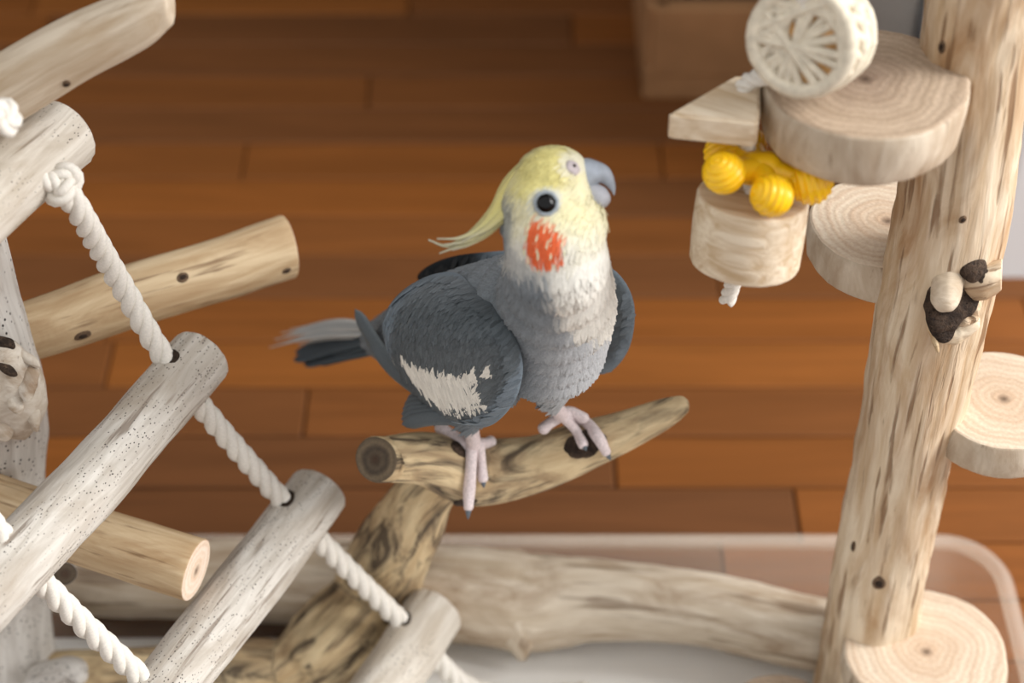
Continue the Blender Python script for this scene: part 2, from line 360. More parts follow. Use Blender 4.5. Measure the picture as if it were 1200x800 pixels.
for px_, py_, ru, rv, rw_, mt_, an in ((4, 402, 16, 7, 6, 'bark_hollow', -.3), (30, 418, 22, 6, 6, 'burl', -.5), (34, 446, 11, 22, 7, 'burl', -.3), (8, 432, 14, 6, 5, 'bark_hollow', -.6), (18, 470, 9, 16, 5, 'burl', .3), (40, 488, 7, 18, 5, 'burl', .1), (5, 500, 12, 20, 6, 'burl', -.1)):
    bb = bpy.data.objects['burl'].data; tb_ = BVHTree.FromPolygons([v.co.copy() for v in bb.vertices], [tuple(p.vertices) for p in bb.polygons])
    h_ = tb_.ray_cast(CAMP, ray(px_, py_).normalized())
    if h_[0] is None: h_ = lpb.ray_cast(CAMP, ray(px_, py_).normalized())
    s0 = camco(h_[0])[2]/FPX; q_ = Matrix((RGT, UPV, -FWD)).transposed() @ Matrix.Rotation(an, 3, 'Z')
    blob('burl_ridge', h_[0], (ru*s0, rv*s0, rw_*s0), M[mt_], lpost, .3, 150, px_*.3, 4, q_)
log('stub', [L(56, 672, .648, 20), L(70, 668, .640, 16), L(76, 672, .632, 13)], [M['speck'], M['darkcut']], lpost, n=20, step=.003, lump=.15, lscale=80, seed=6)
log('stub', [L(52, 800, .64, 26), L(84, 785, .635, 17), L(93, 792, .63, 10)], [M['speck'], M['speck']], lpost, n=20, step=.003, lump=.15, lscale=80, seed=7, round1=True)
# perches on the left post
log('perch', [L(-150, 165, .655, 42), L(-20, 118, .655, 41), L(80, 62, .655, 39), L(160, 22, .655, 35), L(196, 4, .655, 26)], [M['bone'], M['bone']], stand, n=36, step=.004, lump=.05, lscale=40, seed=21, tilt1=(.3, .0, .7), bev=.22, stretch=2)
log('perch', [L(-20, 405, .675, 35), L(60, 380, .69, 36), L(150, 348, .71, 37), L(250, 318, .735, 37), L(336, 289, .758, 37)], [M['tan'], M['rungcut']], stand, n=36, step=.004, lump=.05, lscale=40, seed=31, tilt1=(0, .2, 0), bev=.08, stretch=2.5)
log('perch', [L(-50, 575, .640, 36), L(30, 603, .622, 36), L(130, 636, .608, 37), L(228, 668, .594, 38)], [M['tan'], M['pinkcut']], stand, n=36, step=.004, lump=.05, lscale=40, seed=41, bev=.06, stretch=2.5)

# base log lying at the back of the tray
bl = log('base_log', [L(70, 673, .725, 45), L(160, 677, .723, 47), L(280, 679, .720, 47), L(420, 687, .716, 51), L(560, 697, .709, 56), L(620, 703, .707, 58), L(700, 702, .705, 49), L(800, 710, .701, 44), L(900, 730, .692, 44), L(985, 748, .681, 43)],
    [M['baselog'], M['rungcut']], stand, n=48, step=.005, lump=.09, lscale=24, fine=.05, seed=51, stretch=2.5)
log('stub', [L(606, 728, .69, 30), L(610, 752, .682, 19), L(612, 768, .678, 7)], [M['baselog'], M['baselog']], bl, n=20, step=.003, lump=.15, lscale=60, seed=52, round1=True)

# forked driftwood perch: three limbs grown together
def graft(name, tubes, voxel, smooth_it, mats, parent, grain_axes, cap=None, lump=0):
    V = []; F = []
    for c, kw in tubes:
        v, f, g, mi = tube_data(c, **kw); o = len(V); V += v; F += [tuple(i+o for i in q) for q in f]
    me = mesh('tmp', V, F); ob = bpy.data.objects.new('tmp', me); COL.objects.link(ob)
    r = ob.modifiers.new('r', 'REMESH'); r.mode = 'VOXEL'; r.voxel_size = voxel
    s = ob.modifiers.new('s', 'SMOOTH'); s.iterations = smooth_it; s.factor = .5
    dg = bpy.context.evaluated_depsgraph_get(); me2 = bpy.data.meshes.new_from_object(ob.evaluated_get(dg)); bpy.data.objects.remove(ob); me2.name = name
    return me2
limb_c = [L(449, 538, .640, 28), L(500, 537, .655, 31), L(556, 553, .666, 40), L(620, 545, .666, 34), L(680, 524, .667, 29), L(740, 501, .669, 23), L(785, 481, .671, 17), L(797, 475, .672, 13)]
stem_c = [L(530, 552, .667, 30), L(500, 578, .670, 36), L(472, 630, .682, 45), L(436, 700, .703, 50), (G(400, 756, .040), .0285), (G(362, 792, .034), .0250)]
root_c = [(G(398, 800, .030), .0205), (G(320, 800, .0297), .022), (G(200, 800, .0282), .0205), (G(90, 800, .0275), .0185), (G(48, 800, .026), .0165)]
pm_ = graft('driftwood_perch', [(limb_c, dict(n=40, step=.004, lump=.10, lscale=40, fine=.03, seed=61, stretch=2, round1=True, tilt0=(0, 0, 0), bev=.1)),
                                (stem_c, dict(n=40, step=.004, lump=.16, lscale=30, fine=.05, seed=62, stretch=3)),
                                (root_c, dict(n=40, step=.004, lump=.16, lscale=30, fine=.05, seed=63, stretch=2))], .0016, 5, None, stand, None)
lines = []
for ctl, so in ((limb_c, 0), (stem_c, 3), (root_c, 7)):
    S = catmull([tuple(p)+(r,) for p, r in ctl], 60); Fr = frames(S[:, :3]); s = np.concatenate([[0], np.cumsum(np.linalg.norm(np.diff(S[:, :3], axis=0), axis=1))]); lines.append((S, Fr, s+so))
co = np.empty(len(pm_.vertices)*3); pm_.vertices.foreach_get('co', co); co = co.reshape(-1, 3); best = np.full(len(co), 1e9); Gr = np.zeros((len(co), 3))
for S, Fr, s in lines:
    d = np.linalg.norm(co[:, None, :]-S[None, :, :3], axis=2)-S[None, :, 3]; i = d.argmin(1); dm = d.min(1); sel = dm < best; best[sel] = dm[sel]
    T = np.array([tuple(f[0]) for f in Fr]); U = np.array([tuple(f[1]) for f in Fr]); Wv = np.array([tuple(f[2]) for f in Fr]); rel = co-S[i, :3]
    g = np.stack([s[i]+(rel*T[i]).sum(1), (rel*U[i]).sum(1), (rel*Wv[i]).sum(1)], 1); Gr[sel] = g[sel]
at_ = pm_.attributes.new('grain', 'FLOAT_VECTOR', 'POINT'); at_.data.foreach_set('vector', Gr.astype(np.float32).ravel())
pm_.polygons.foreach_set('use_smooth', [True]*len(pm_.polygons)); pm_.update()
perch = link('forked_perch', pm_, stand, [M['perch']])
perch_bvh = BVHTree.FromPolygons([v.co.copy() for v in pm_.vertices], [tuple(p.vertices) for p in pm_.polygons])
for px_, py_, ru, rv, an in ((686, 520, 25, 15, .5), (545, 588, 15, 8, .2), (540, 527, 9, 16, .3)):
    h_ = perch_bvh.ray_cast(CAMP, ray(px_, py_).normalized()); s0 = camco(h_[0])[2]/FPX; q_ = h_[1].to_track_quat('Z', 'Y').to_matrix() @ Matrix.Rotation(an, 3, 'Z')
    blob('hollow', h_[0], (ru*s0, rv*s0, 2.2*s0), M['bark_hollow'], perch, .28, 150, px_*.1, 4, q_)
# sawn weathered end on the perch limb
Tend = (limb_c[0][0]-limb_c[1][0]).normalized()
TILT = tuple((-FWD-Tend*(-FWD).dot(Tend))*-.45)
log('sawn_end', [(limb_c[0][0]-Tend*.004, limb_c[0][1]*.99), (limb_c[0][0]+Tend*.004, limb_c[0][1]*.97)], [M['perch'], M['darkcut']], perch, n=36, step=.004, lump=.06, lscale=60, seed=61, tilt1=TILT, bev=.1)

# round platforms
def disc(px, py, z, rpx, th, seed, top=M['disc_pale'], side=M['bark'], tilt=(0, 0)):
    c = G(px, py, z); Z = camco(c)[2]; r = rpx*Z/FPX
    a = Vector((tilt[0], tilt[1], 1)).normalized()
    return log('platform', [(c-a*th, r*.97), (c-a*th*.5, r), (c, r*.985)], [side, top], stand, n=72, step=.004, lump=.07, lscale=20, fine=.012, seed=seed, bev=.045)
disc(1013, 97, .440, 121, .0205, 71, M['disc'])
disc(1040, 262, .322, 92, .018, 72)
disc(1176, 470, .239, 86, .017, 73)
disc(1085, 766, .086, 96, .020, 74)
dd = G(915, 848, .05); disc(915, 848, .05, 72, .018, 75, M['disc'])
# broken stubs in the hollow of the right post
# small knots
# knots sit on the surface the view ray meets
def bvh_of(o):
    me = o.data; return BVHTree.FromPolygons([v.co.copy() for v in me.vertices], [tuple(p.vertices) for p in me.polygons])
def hit(b, px, py):
    r = b.ray_cast(CAMP, ray(px, py).normalized()); return r[0], r[1]
def knot_on(o, px, py, rx, ry, ang=0):
    h, nrm = hit(bvh_of(o), px, py)
    if h is None: return
    s = camco(h)[2]/FPX; q = nrm.to_track_quat('Z', 'Y').to_matrix() @ Matrix.Rotation(ang, 3, 'Z')
    blob('knot', h, (rx*s, ry*s, 2*s), M['knot'], o, .15, 300, px*.1, 3, q)
    blob('pith', h+nrm*1.0*s, (rx*.6*s, ry*.55*s, 1.6*s), M['hole'], o, .1, 300, py*.1, 3, q)
perches = [o for o in stand.children if o.name.startswith('perch')]
knot_on(perches[0], 78, 98, 5, 7); knot_on(perches[1], 214, 325, 8, 6); knot_on(perches[1], 97, 393, 10, 6); knot_on(perches[1], 336, 317, 6, 4)
rpost = [o for o in stand.children if o.name == 'post'][0]
rpb = bvh_of(rpost)
def on_post(name, px, py, ru, rv, rw_, mat, sink=0, lump=.3, ls=150, ang=0, seed=1):
    h, nn_ = hit(rpb, px, py); s = camco(h)[2]/FPX; q = Matrix((RGT, UPV, -FWD)).transposed() @ Matrix.Rotation(ang, 3, 'Z')
    return blob(name, h+FWD*sink*s, (ru*s, rv*s, rw_*s), mat, rpost, lump, ls, seed, 4, q)
on_post('hollow', 1117, 340, 32, 50, 10, M['bark_hollow'], 4, .2, 110, -.2, 4)
on_post('hollow', 1103, 372, 17, 30, 8, M['bark_hollow'], 5, .12, 90, .2, 24)
on_post('hollow', 1140, 312, 17, 20, 10, M['bark_hollow'], 4, .12, 90, .5, 34)
on_post('bark_ridge', 1092, 384, 5, 26, 8, M['tan'], 0, .35, 160, .25, 9)
on_post('bark_ridge', 1124, 384, 22, 16, 9, M['post'], 0, .45, 160, .4, 19)
on_post('bark_ridge', 1136, 366, 12, 18, 10, M['post'], 0, .4, 160, -.5, 29)
on_post('broken_stub', 1109, 336, 19, 32, 17, M['bone'], -3, .14, 110, -.12, 8)
hh, _ = hit(rpb, 1138, 330); hs0 = camco(hh)[2]/FPX
log('broken_stub', [(hh+FWD*.008, 22*hs0), (hh+RGT*14*hs0+FWD*.002, 21*hs0), (hh+RGT*34*hs0+UPV*6*hs0, 18*hs0)], [M['post'], M['rungcut']], rpost, n=24, step=.002, lump=.25, lscale=140, seed=82, tilt1=(.2, .3, .3))
on_post('hollow', 1150, 326, 10, 13, 5, M['bark_hollow'], -13, .4, 160, .5, 44)
knot_on(rpost, 1030, 683, 8, 11); knot_on(rpost, 1000, 640, 3, 9); knot_on(rpost, 1128, 257, 5, 6); knot_on(rpost, 1104, 55, 5, 10)

# ---------------------------------------------------------------- rope and ladder
def rope_mesh(name, path, R, pitch, step=.0016, ns=3, nn=12, sr=.51):
    pts = np.array([tuple(p) for p in path]); d = np.linalg.norm(np.diff(pts, axis=0), axis=1).sum(); m = max(8, int(d/step)); P = catmull(pts, m); Fm = frames(P)
    s = np.concatenate([[0], np.cumsum(np.linalg.norm(np.diff(P, axis=0), axis=1))]); V = []; F = []
    for k_ in range(ns):
        base_ = len(V); C = []
        for i in range(m):
            a = 2*math.pi*(k_/ns+s[i]/pitch); T, u, w = Fm[i]; C.append(Vector(P[i])+(u*math.cos(a)+w*math.sin(a))*R*(1-sr))
        Fk = frames(C)
        for i in range(m):
            T, u, w = Fk[i]
            for j in range(nn):
                b_ = 2*math.pi*j/nn; rr = R*sr*(1+.05*noise.noise(C[i]*500+Vector((j, k_, 0)))); V.append(C[i]+(u*math.cos(b_)+w*math.sin(b_))*rr)
        for i in range(m-1):
            for j in range(nn): F.append((base_+i*nn+j, base_+i*nn+(j+1) % nn, base_+(i+1)*nn+(j+1) % nn, base_+(i+1)*nn+j))
        F.append(tuple(base_+j for j in reversed(range(nn)))); F.append(tuple(base_+(m-1)*nn+j for j in range(nn)))
    return mesh(name, V, F)
RY = .656
ladder = tag(empty('rope_ladder', G(520, 780, .01)), 'driftwood rung ladder on twisted white cotton ropes leaning from the speckled post', 'ladder')
rd = Vector((-math.cos(math.radians(64)), -math.sin(math.radians(64)), 0))        # rungs run towards the near left
rungs = [((45, 182), 46, .017, .034, 101, 'rung_clean'), ((212, 446), 38, .017, .034, 102, 'rung'), ((350, 607), 37, .020, .034, 103, 'rung'), ((488, 746), 36, .020, .034, 104, 'rung_clean')]
far = []
for (pq, rp, e0, e1, sd, mt) in rungs:
    c = W(pq[0], pq[1], RY); Z = camco(c)[2]; r = rp*Z/FPX; far.append((c, r))
    wob = [Vector((0, 0, .0012*math.sin(sd+i*1.7))) for i in range(5)]
    ln = .124; a = c-rd*e0; b_ = c+rd*(ln+e1)
    ctl = [(a+(b_-a)*t+wob[i], r*(1+.03*math.sin(sd*2+i*2.1))) for i, t in enumerate((0, .25, .5, .75, 1))]
    log('rung', ctl, [M[mt], M['rungcut']], ladder, n=40, step=.004, lump=.05, lscale=45, fine=.03, seed=sd, bev=.06, stretch=2.5, tilt0=(0, 0, 0))
kn = Cz(70, 214, camco(far[0][0])[2]-.012)
pts1 = [kn, Cz(92, 246, camco(far[0][0])[2]+.0)]+[W(140, 330, RY+.002)]+[far[1][0], far[2][0], far[3][0]]
dn = (far[3][0]-far[2][0]); end1 = far[3][0]+dn*.42; pts1 += [end1, Vector((end1.x+.03, end1.y, .0125)), Vector((end1.x+.07, end1.y+.004, .0115))]
link('rope', rope_mesh('rope', pts1, .0058, .030), ladder, [M['rope']])
pts2 = [p+rd*.124 for p, r in far]; e2 = pts2[3]+dn*.42; pts2 = [pts2[0]+Vector((-.004, 0, .02))]+pts2+[e2, Vector((e2.x+.03, e2.y, .0125)), Vector((e2.x+.06, e2.y, .0115))]
link('rope', rope_mesh('rope', pts2, .0058, .030), ladder, [M['rope']])
def knot_path(c, s, tilt):
    out = []
    for i in range(26):
        t = 2*math.pi*i/25; p = Vector((math.sin(t)+2*math.sin(2*t), math.cos(t)-2*math.cos(2*t), -1.6*math.sin(3*t)))*s
        out.append(c+tilt@p)
    return out
link('knot', rope_mesh('knot', knot_path(kn, .0022, Matrix.Rotation(.6, 3, 'X') @ Matrix.Rotation(.3, 3, 'Y')), .0042, .018), ladder, [M['rope']])
kn2 = Cz(-8, 138, .735)
link('knot', rope_mesh('knot', knot_path(kn2, .0023, Matrix.Rotation(-.5, 3, 'X')), .0045, .018), ladder, [M['rope']])
link('tie', rope_mesh('tie', [kn2, kn2+Vector((-.02, .03, -.01)), far[0][0]+rd*.05+Vector((-.01, 0, .0))], .005, .018), ladder, [M['rope']])
# drilled holes where the rope enters each rung
for (c, r), dnp in zip(far[1:], (far[1][0]-far[0][0], far[2][0]-far[1][0], far[3][0]-far[2][0])):
    for sgn in (-1, 1):
        ax = dnp.normalized()*sgn; q = ax.to_track_quat('Z', 'Y').to_matrix(); 
        blob('drilled_hole', c+ax*(r*.93), (.0066, .0066, .0022), M['hole'], ladder, .08, 200, 3, 3, q)

# ---------------------------------------------------------------- hanging toy
TY = .615
toy = tag(empty('hanging_chew_toy', W(855, 350, TY)), 'hanging chew toy of loofah, pine blocks and yellow plastic jack on white cord', 'bird toy')
def ph(p): return camco(p)[2]/FPX
# cord
zb0 = W(862, 128, TY).z; lc0 = W(942, 46, TY-.002); cd = W(884, 270, TY); top = Vector((cd.x, TY, .62))
link('cord', rope_mesh('cord', [W(852, 353, TY), W(858, 335, TY), W(872, 300, TY), cd, Vector((cd.x-.005, TY+.006, cd.z+.035)), Vector((cd.x-.0085, TY+.014, zb0-.006)), Vector((cd.x-.006, TY+.014, zb0+.004)), Vector((cd.x+.005, TY+.006, zb0+.0135)), Vector((lc0.x-.001, lc0.y+.003, lc0.z)), Vector((lc0.x-.002, lc0.y+.004, lc0.z+.03)), Vector((cd.x-.004, TY+.002, .56)), top], .0037, .013), toy, [M['rope']])
# the arm that carries it, above the frame
arm_p = W(1176, -110, PYR)
log('hanging_arm', [(Vector((arm_p.x+.01, PYR, .585)), .013), (Vector((cd.x+.05, .63, .615)), .012), (Vector((cd.x-.03, TY, .632)), .010)], [M['tan'], M['rungcut']], stand, n=24, seed=91)
# wooden cylinder
ct = W(883, 231, TY); s_ = ph(ct); ax = (Vector((.06, .20, 1))).normalized()
log('wood_cylinder', [(ct-ax*.0285, 66*s_), (ct-ax*.014, 67*s_), (ct, 66*s_)], [M['pine'], M['pine']], toy, n=56, step=.004, lump=.02, lscale=40, fine=.01, seed=93, bev=.05)
cyl = toy.children[-1] if False else bpy.data.objects['wood_cylinder']; gv = [tuple(Matrix.Rotation(.35, 3, 'Z') @ v.co) for v in cyl.data.vertices]; cyl.data.attributes['grain'].data.foreach_set('vector', np.array(gv, dtype=np.float32).ravel())
# wedge block
def prism(name, outline, n_, h, mat, parent, bev=.0012):
    bm = bmesh.new(); t = [bm.verts.new(p) for p in outline]; b_ = [bm.verts.new(Vector(p)-n_*h) for p in outline]; k_ = len(t)
    bm.faces.new(t); bm.faces.new(list(reversed(b_)))
    for i in range(k_): bm.faces.new((t[i], b_[i], b_[(i+1) % k_], t[(i+1) % k_]))
    bmesh.ops.recalc_face_normals(bm, faces=bm.faces[:]); bmesh.ops.bevel(bm, geom=bm.edges[:], offset=bev, segments=2, affect='EDGES')
    bmesh.ops.triangulate(bm, faces=[f for f in bm.faces if len(f.verts) > 4])
    V = [v.co.copy() for v in bm.verts]; F = [tuple(v.index for v in f.verts) for f in bm.faces]; c = sum(V, Vector())/len(V)
    Gr = [tuple(Matrix.Rotation(.5, 3, 'Z') @ (v-c)) for v in V]; bm.free()
    return link(name, mesh(name, V, F, False, Gr), parent, [mat])
zb = W(862, 128, TY).z
out = [G(782, 133, zb), G(889, 144, zb), G(891, 128, zb), G(891, 104, zb), G(894, 86, zb), G(860, 88, zb)]
prism('pine_block', out, Vector((0, 0, 1)), .0125, M['pine'], toy)
# yellow jack with ribbed balls
ym = plain('yellow_plastic', (255, 200, 20), .32, 60, .03, .5)
nt = ym.node_tree; bs = nt.nodes['Principled BSDF']; bs.inputs['Subsurface Weight'].default_value = .15; bs.inputs['Subsurface Radius'].default_value = (.004, .002, .0005); bs.inputs['Subsurface Scale'].default_value = 1
jc = W(890, 197, TY); js = ph(jc)
V, F, _, _ = tube_data([(jc-RGT*.004, .007), (jc+RGT*.004, .007)], n=20, step=.002, round0=True, round1=True, lump=0, fine=0)
jack = link('plastic_jack', mesh('plastic_jack', V, F), toy, [ym])
def ribball(c, axis, r, ribs=9):
    V = []; F = []; n = 28; m = 46; q = axis.to_track_quat('Z', 'Y').to_matrix()
    for i in range(m+1):
        a = math.pi*i/m; rr = r*(1+.045*math.cos(a*ribs*2)); 
        for j in range(n):
            b_ = 2*math.pi*j/n; V.append(c+q@Vector((math.sin(a)*math.cos(b_)*rr, math.sin(a)*math.sin(b_)*rr, math.cos(a)*rr)))
    for i in range(m):
        for j in range(n): F.append((i*n+j, i*n+(j+1) % n, (i+1)*n+(j+1) % n, (i+1)*n+j))
    return mesh('ribbed_ball', V, F)
for dx, dy, w, rb in ((-45, 8, 30, 24.5), (9, 35, 40, 24.5), (58, 18, 14, 26), (-42, -18, -12, 22), (40, -8, -34, 22), (-8, -32, -42, 22)):
    d = RGT*dx*js-UPV*dy*js-FWD*w*js; u = d.normalized(); e = jc+d
    log('arm', [(jc, .0062), (jc+d*.5, .0052), (jc+d*.95, .0058)], [ym, ym], jack, n=16, step=.002, lump=0, fine=0)
    link('ribbed_ball', ribball(e, (u.cross(Vector((.3, .5, .8))).normalized() if dx in (9, -8) else (u+RGT*.5+UPV*.6).normalized()), rb*js), jack, [ym])
# loofah slice
lo = plain('loofah', (222, 212, 192), .85, 260, .10, .1); lb = plain('loofah_core', (214, 166, 108), .9, 160, .2, .1)
lc = W(942, 46, TY-.002); ls = ph(lc); la = Vector((-.45, -.80, .30)).normalized(); q = la.to_track_quat('Z', 'Y').to_matrix()
lr = 62*ls; th = .017
loof = log('loofah_slice', [(lc-la*th, lr*.90), (lc, lr*.93)], [lo, lb], toy, n=48, step=.004, lump=.06, lscale=60, fine=.04, seed=95, bev=.1)
for i in range(22):                       # criss-cross fibres on the face and the rim
    a = i*2.399; rr = lr*(-.1+.95*((i*.618) % 1)); pts = []
    for t in np.linspace(-1, 1, 7):
        x = rr*math.cos(a)-math.sin(a)*t*lr*.8; y_ = rr*math.sin(a)+math.cos(a)*t*lr*.8; k_ = math.hypot(x, y_)
        if k_ > lr*.95: x *= lr*.95/k_; y_ *= lr*.95/k_
        pts.append((lc+la*(.0028+.0008*math.sin(i))+q@Vector((x, y_, 0)), .0018))
    log('fibre', pts, [lo, lo], loof, n=8, step=.003, lump=.2, lscale=200, seed=i, round0=True, round1=True)
for zz in (0.0025, -th*.5, -th):
    log('fibre', [(lc+la*zz+q@Vector((math.cos(t)*lr*(.96 if zz > 0 else 1), math.sin(t)*lr*(.96 if zz > 0 else 1), 0)), .0032) for t in np.linspace(0, 6.4, 30)], [lo, lo], loof, n=10, step=.004, lump=.15, lscale=150, seed=int(zz*1000))
for i in range(18):
    t = i*2*math.pi/18; log('fibre', [(lc+la*zz+q@Vector((math.cos(t+zz*20)*lr*1.0, math.sin(t+zz*20)*lr*1.0, 0)), .0022) for zz in np.linspace(.001, -th, 5)], [lo, lo], loof, n=8, step=.003, lump=.2, lscale=200, seed=i+40)
# ---------------------------------------------------------------- the cockatiel
bird = tag(empty('cockatiel', W(600, 520, .665)), 'grey cockatiel with yellow crested head and orange cheek standing on the forked perch', 'bird')
def tintmat(name, rough=.85, bsc=900, bstr=.35, spec=.2, sheen=.0):
    m, nt, b = newmat(name); a = N(nt, 'ShaderNodeAttribute', attribute_name='tint'); t = N(nt, 'ShaderNodeTexCoord')
    n = noi(nt, t.outputs['Object'], bsc, 4, .6); c = mixn(nt, .22, a.outputs['Color'], ramp(nt, n, [(.3, BW(.2)), (.7, BW(.8))]), 'OVERLAY')
    nt.links.new(c, b.inputs['Base Color']); b.inputs['Roughness'].default_value = rough; b.inputs['Specular IOR Level'].default_value = spec
    b.inputs['Sheen Weight'].default_value = sheen; bump(nt, b, n, bstr, .0006); return m
plum = tintmat('plumage'); featm = tintmat('feather', .65, 1500, .2, .3)
GREY = lin((132, 139, 145)); GREYD = lin((98, 105, 110)); GREYL = lin((184, 188, 192)); WHITE = lin((220, 218, 210)); YEL = lin((218, 207, 132)); CREAM = lin((228, 222, 186)); ORA = lin((228, 106, 64)); SLATE = lin((76, 84, 89)); PWHITE = lin((230, 227, 218))
Zof = lambda px, py, Y: camco(W(px, py, Y))[2]
ZH = .771
nodes = [(636, 243, ZH, 49, 1.0), (646, 216, ZH, 45, .98), (650, 278, ZH+.002, 60, .92), (653, 305, ZH+.008, 61, .98)]
chain = [(654, 305, ZH+.008, 60), (650, 355, Zof(650, 355, .630), 71), (641, 398, Zof(641, 398, .640), 71)]
chain2 = [(650, 350, Zof(650, 350, .632), 68), (592, 378, Zof(592, 378, .658), 78), (538, 388, Zof(538, 388, .684), 70), (488, 394, Zof(488, 394, .708), 44), (452, 396, Zof(452, 396, .726), 25)]
thighs = [(575, 440, Zof(575, 440, .652), 40), (552, 488, Zof(552, 488, .651), 17)], [(648, 430, Zof(648, 430, .652), 38), (648, 468, Zof(648, 468, .655), 14)]
def interp(ch, n):
    S = catmull(ch, n); return [tuple(r) for r in S]
balls = list(nodes)
for ch, n in ((chain, 7), (chain2, 12), (thighs[0], 5), (thighs[1], 5), ([(638, 238, ZH, 49), (648, 276, ZH+.002, 59), (653, 305, ZH+.008, 61)], 6)):
    for b_ in interp(ch, n): balls.append(b_+(.9,) if ch[0][1] == 238 else b_+(1.0,))
balls += [(658, 207, ZH, 28, .9), (655, 240, ZH, 42, .95), (656, 207, ZH, 36, .95), (689, 266, ZH+.001, 24, .9), (690, 250, ZH+.001, 20, .85), (694, 262, ZH+.001, 19, .85), (600, 262, ZH+.002, 16, .8)]
bmx = bmesh.new(); bmesh.ops.create_icosphere(bmx, subdivisions=4, radius=1); SV = np.array([tuple(v.co) for v in bmx.verts]); SF = [tuple(v.index for v in f.verts) for f in bmx.faces]; bmx.free()
V = []; F = []
for px, py, Z, r, lat in balls:
    c = Cz(px, py, Z); s = Z/FPX*r; o = len(V)
    for d in SV: V.append(c+RGT*d[0]*s+UPV*d[1]*s+FWD*d[2]*s*lat)
    F += [tuple(i+o for i in f) for f in SF]
tmp = bpy.data.objects.new('tmp', mesh('tmp', V, F)); COL.objects.link(tmp)
r_ = tmp.modifiers.new('r', 'REMESH'); r_.mode = 'VOXEL'; r_.voxel_size = .0013
s_m = tmp.modifiers.new('s', 'SMOOTH'); s_m.iterations = 14; s_m.factor = .5
body_me = bpy.data.meshes.new_from_object(tmp.evaluated_get(bpy.context.evaluated_depsgraph_get())); bpy.data.objects.remove(tmp); body_me.name = 'body'
# pigment as a function of the place on the bird (its own profile plane, measured in metres from the eye)
EYE = camco(Cz(640, 238, ZH))
def prof(p):
    """place on the bird's profile plane, in units of the head (about 0.35 mm), eye at 0, 0"""
    a = camco(p); k_ = ZH/FPX; return (a[0]-EYE[0])/k_, (a[1]-EYE[1])/k_, (a[2]-ZH)/k_
def ell(u, v, cu, cv, ru, rv, ang=0):
    c, s = math.cos(ang), math.sin(ang); x, y_ = u-cu, v-cv; x, y_ = x*c+y_*s, -x*s+y_*c; return math.hypot(x/ru, y_/rv)
def bodycol(p, jit=0):
    u, v, w = prof(p); n = noise.noise(p*160)*.35+noise.noise(p*420)*.25+jit
    c = GREY
    c = mixc(c, GREYD, .45*sm(40, -60, u)*sm(60, 110, v))
    c = mixc(c, GREYL, 1.0*sm(110, 180, v+12*n)*sm(-30, 50, u))                       # pale belly
    c = mixc(c, GREYL, .75*sm(30, 85, u+14*n)*sm(90, 130, v))                         # pale breast front
    bib = ell(u, v, 62, 74, 66, 86, -.15)+n*.22; c = mixc(c, WHITE, sm(1.12, .88, bib))
    hd = ell(u, v, 14, 6, 72, 78)+n*.12; c = mixc(c, CREAM, sm(1.0, .86, hd))
    c = mixc(c, YEL, .9*sm(1.0, .45, ell(u, v, 0, -38, 62, 40, -.5)+n*.15))
    c = mixc(c, YEL, .18*sm(1.0, .3, ell(u, v, 30, 18, 34, 40)+n*.2)); c = mixc(c, WHITE, .7*sm(10, 60, v+14*n)*sm(1.02, .9, hd))
    c = mixc(c, mixc(CREAM, WHITE, .6), .8*sm(1, .5, ell(u, v, 32, -44, 22, 20)))
    c = mixc(c, GREY, .75*sm(1.2, .5, ell(u, v, -49, 22, 13, 34, .15)+n*.35))         # grey nape
    c = mixc(c, WHITE, .5*sm(1.1, .8, ell(u, v, -10, 62, 44, 26)+n*.2))
    if abs(w) > 16 or True:
        c = mixc(c, ORA, sm(1.10, .80, ell(u, v, -4, 47, 23, 28, -.25)+n*.55))
    c = mixc(c, lin((196, 199, 196)), .75*sm(1.15, .9, ell(u, v, 1, 0, 18, 17)))
    return c
cols = [bodycol(v.co) for v in body_me.vertices]
a_ = body_me.attributes.new('tint', 'FLOAT_COLOR', 'POINT'); a_.data.foreach_set('color', np.array([c+(1,) for c in cols], dtype=np.float32).ravel())
body_me.polygons.foreach_set('use_smooth', [True]*len(body_me.polygons)); body_me.update()
body = link('body', body_me, bird, [plum]); body_b = bvh_of(body)
# contour feathers
def feather_cards(name, items, parent, mat):
    """items: (pos, normal, direction, length, width, colour, lift)"""
    V = []; F = []; C = []
    prof_w = ((0, .55), (.35, 1.0), (.7, .85), (1.0, .12))
    for p, nn_, d, ln, wd, c, lift in items:
        d = (d-nn_*d.dot(nn_)).normalized(); sd = nn_.cross(d); b_ = len(V)
        for t, k_ in prof_w:
            m_ = p+d*ln*t+nn_*(lift*ln*t*(1.25-t)+.00005); e = sd*wd*.5*k_
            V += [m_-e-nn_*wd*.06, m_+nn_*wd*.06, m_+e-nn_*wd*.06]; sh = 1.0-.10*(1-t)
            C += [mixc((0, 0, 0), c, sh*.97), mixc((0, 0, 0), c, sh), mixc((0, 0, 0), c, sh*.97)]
        for i in range(3):
            for j in range(2): q0 = b_+i*3+j; F.append((q0, q0+1, q0+4, q0+3))
    o = link(name, mesh(name, V, F, True, None, C), parent, [mat]); o['kind'] = 'stuff'; return o
spine = [tuple(Cz(*q)) for q in ((715, 200, ZH), (675, 215, ZH), (640, 240, ZH), (628, 275, ZH+.004), (640, 320, ZH+.012))]+[tuple(Cz(*c[:3])) for c in chain2[1:]]+[tuple(W(380, 398, .77))]
SPN = catmull(spine, 60); SPT = np.gradient(SPN, axis=0); SPT /= np.linalg.norm(SPT, axis=1)[:, None]
def flow(p):
    d = np.linalg.norm(SPN-np.array(tuple(p)), axis=1); w = np.exp(-(d-d.min())/.006); t = (SPT*w[:, None]).sum(0); return Vector(t).normalized()
rn = random.Random(12)
body_me.calc_loop_triangles()
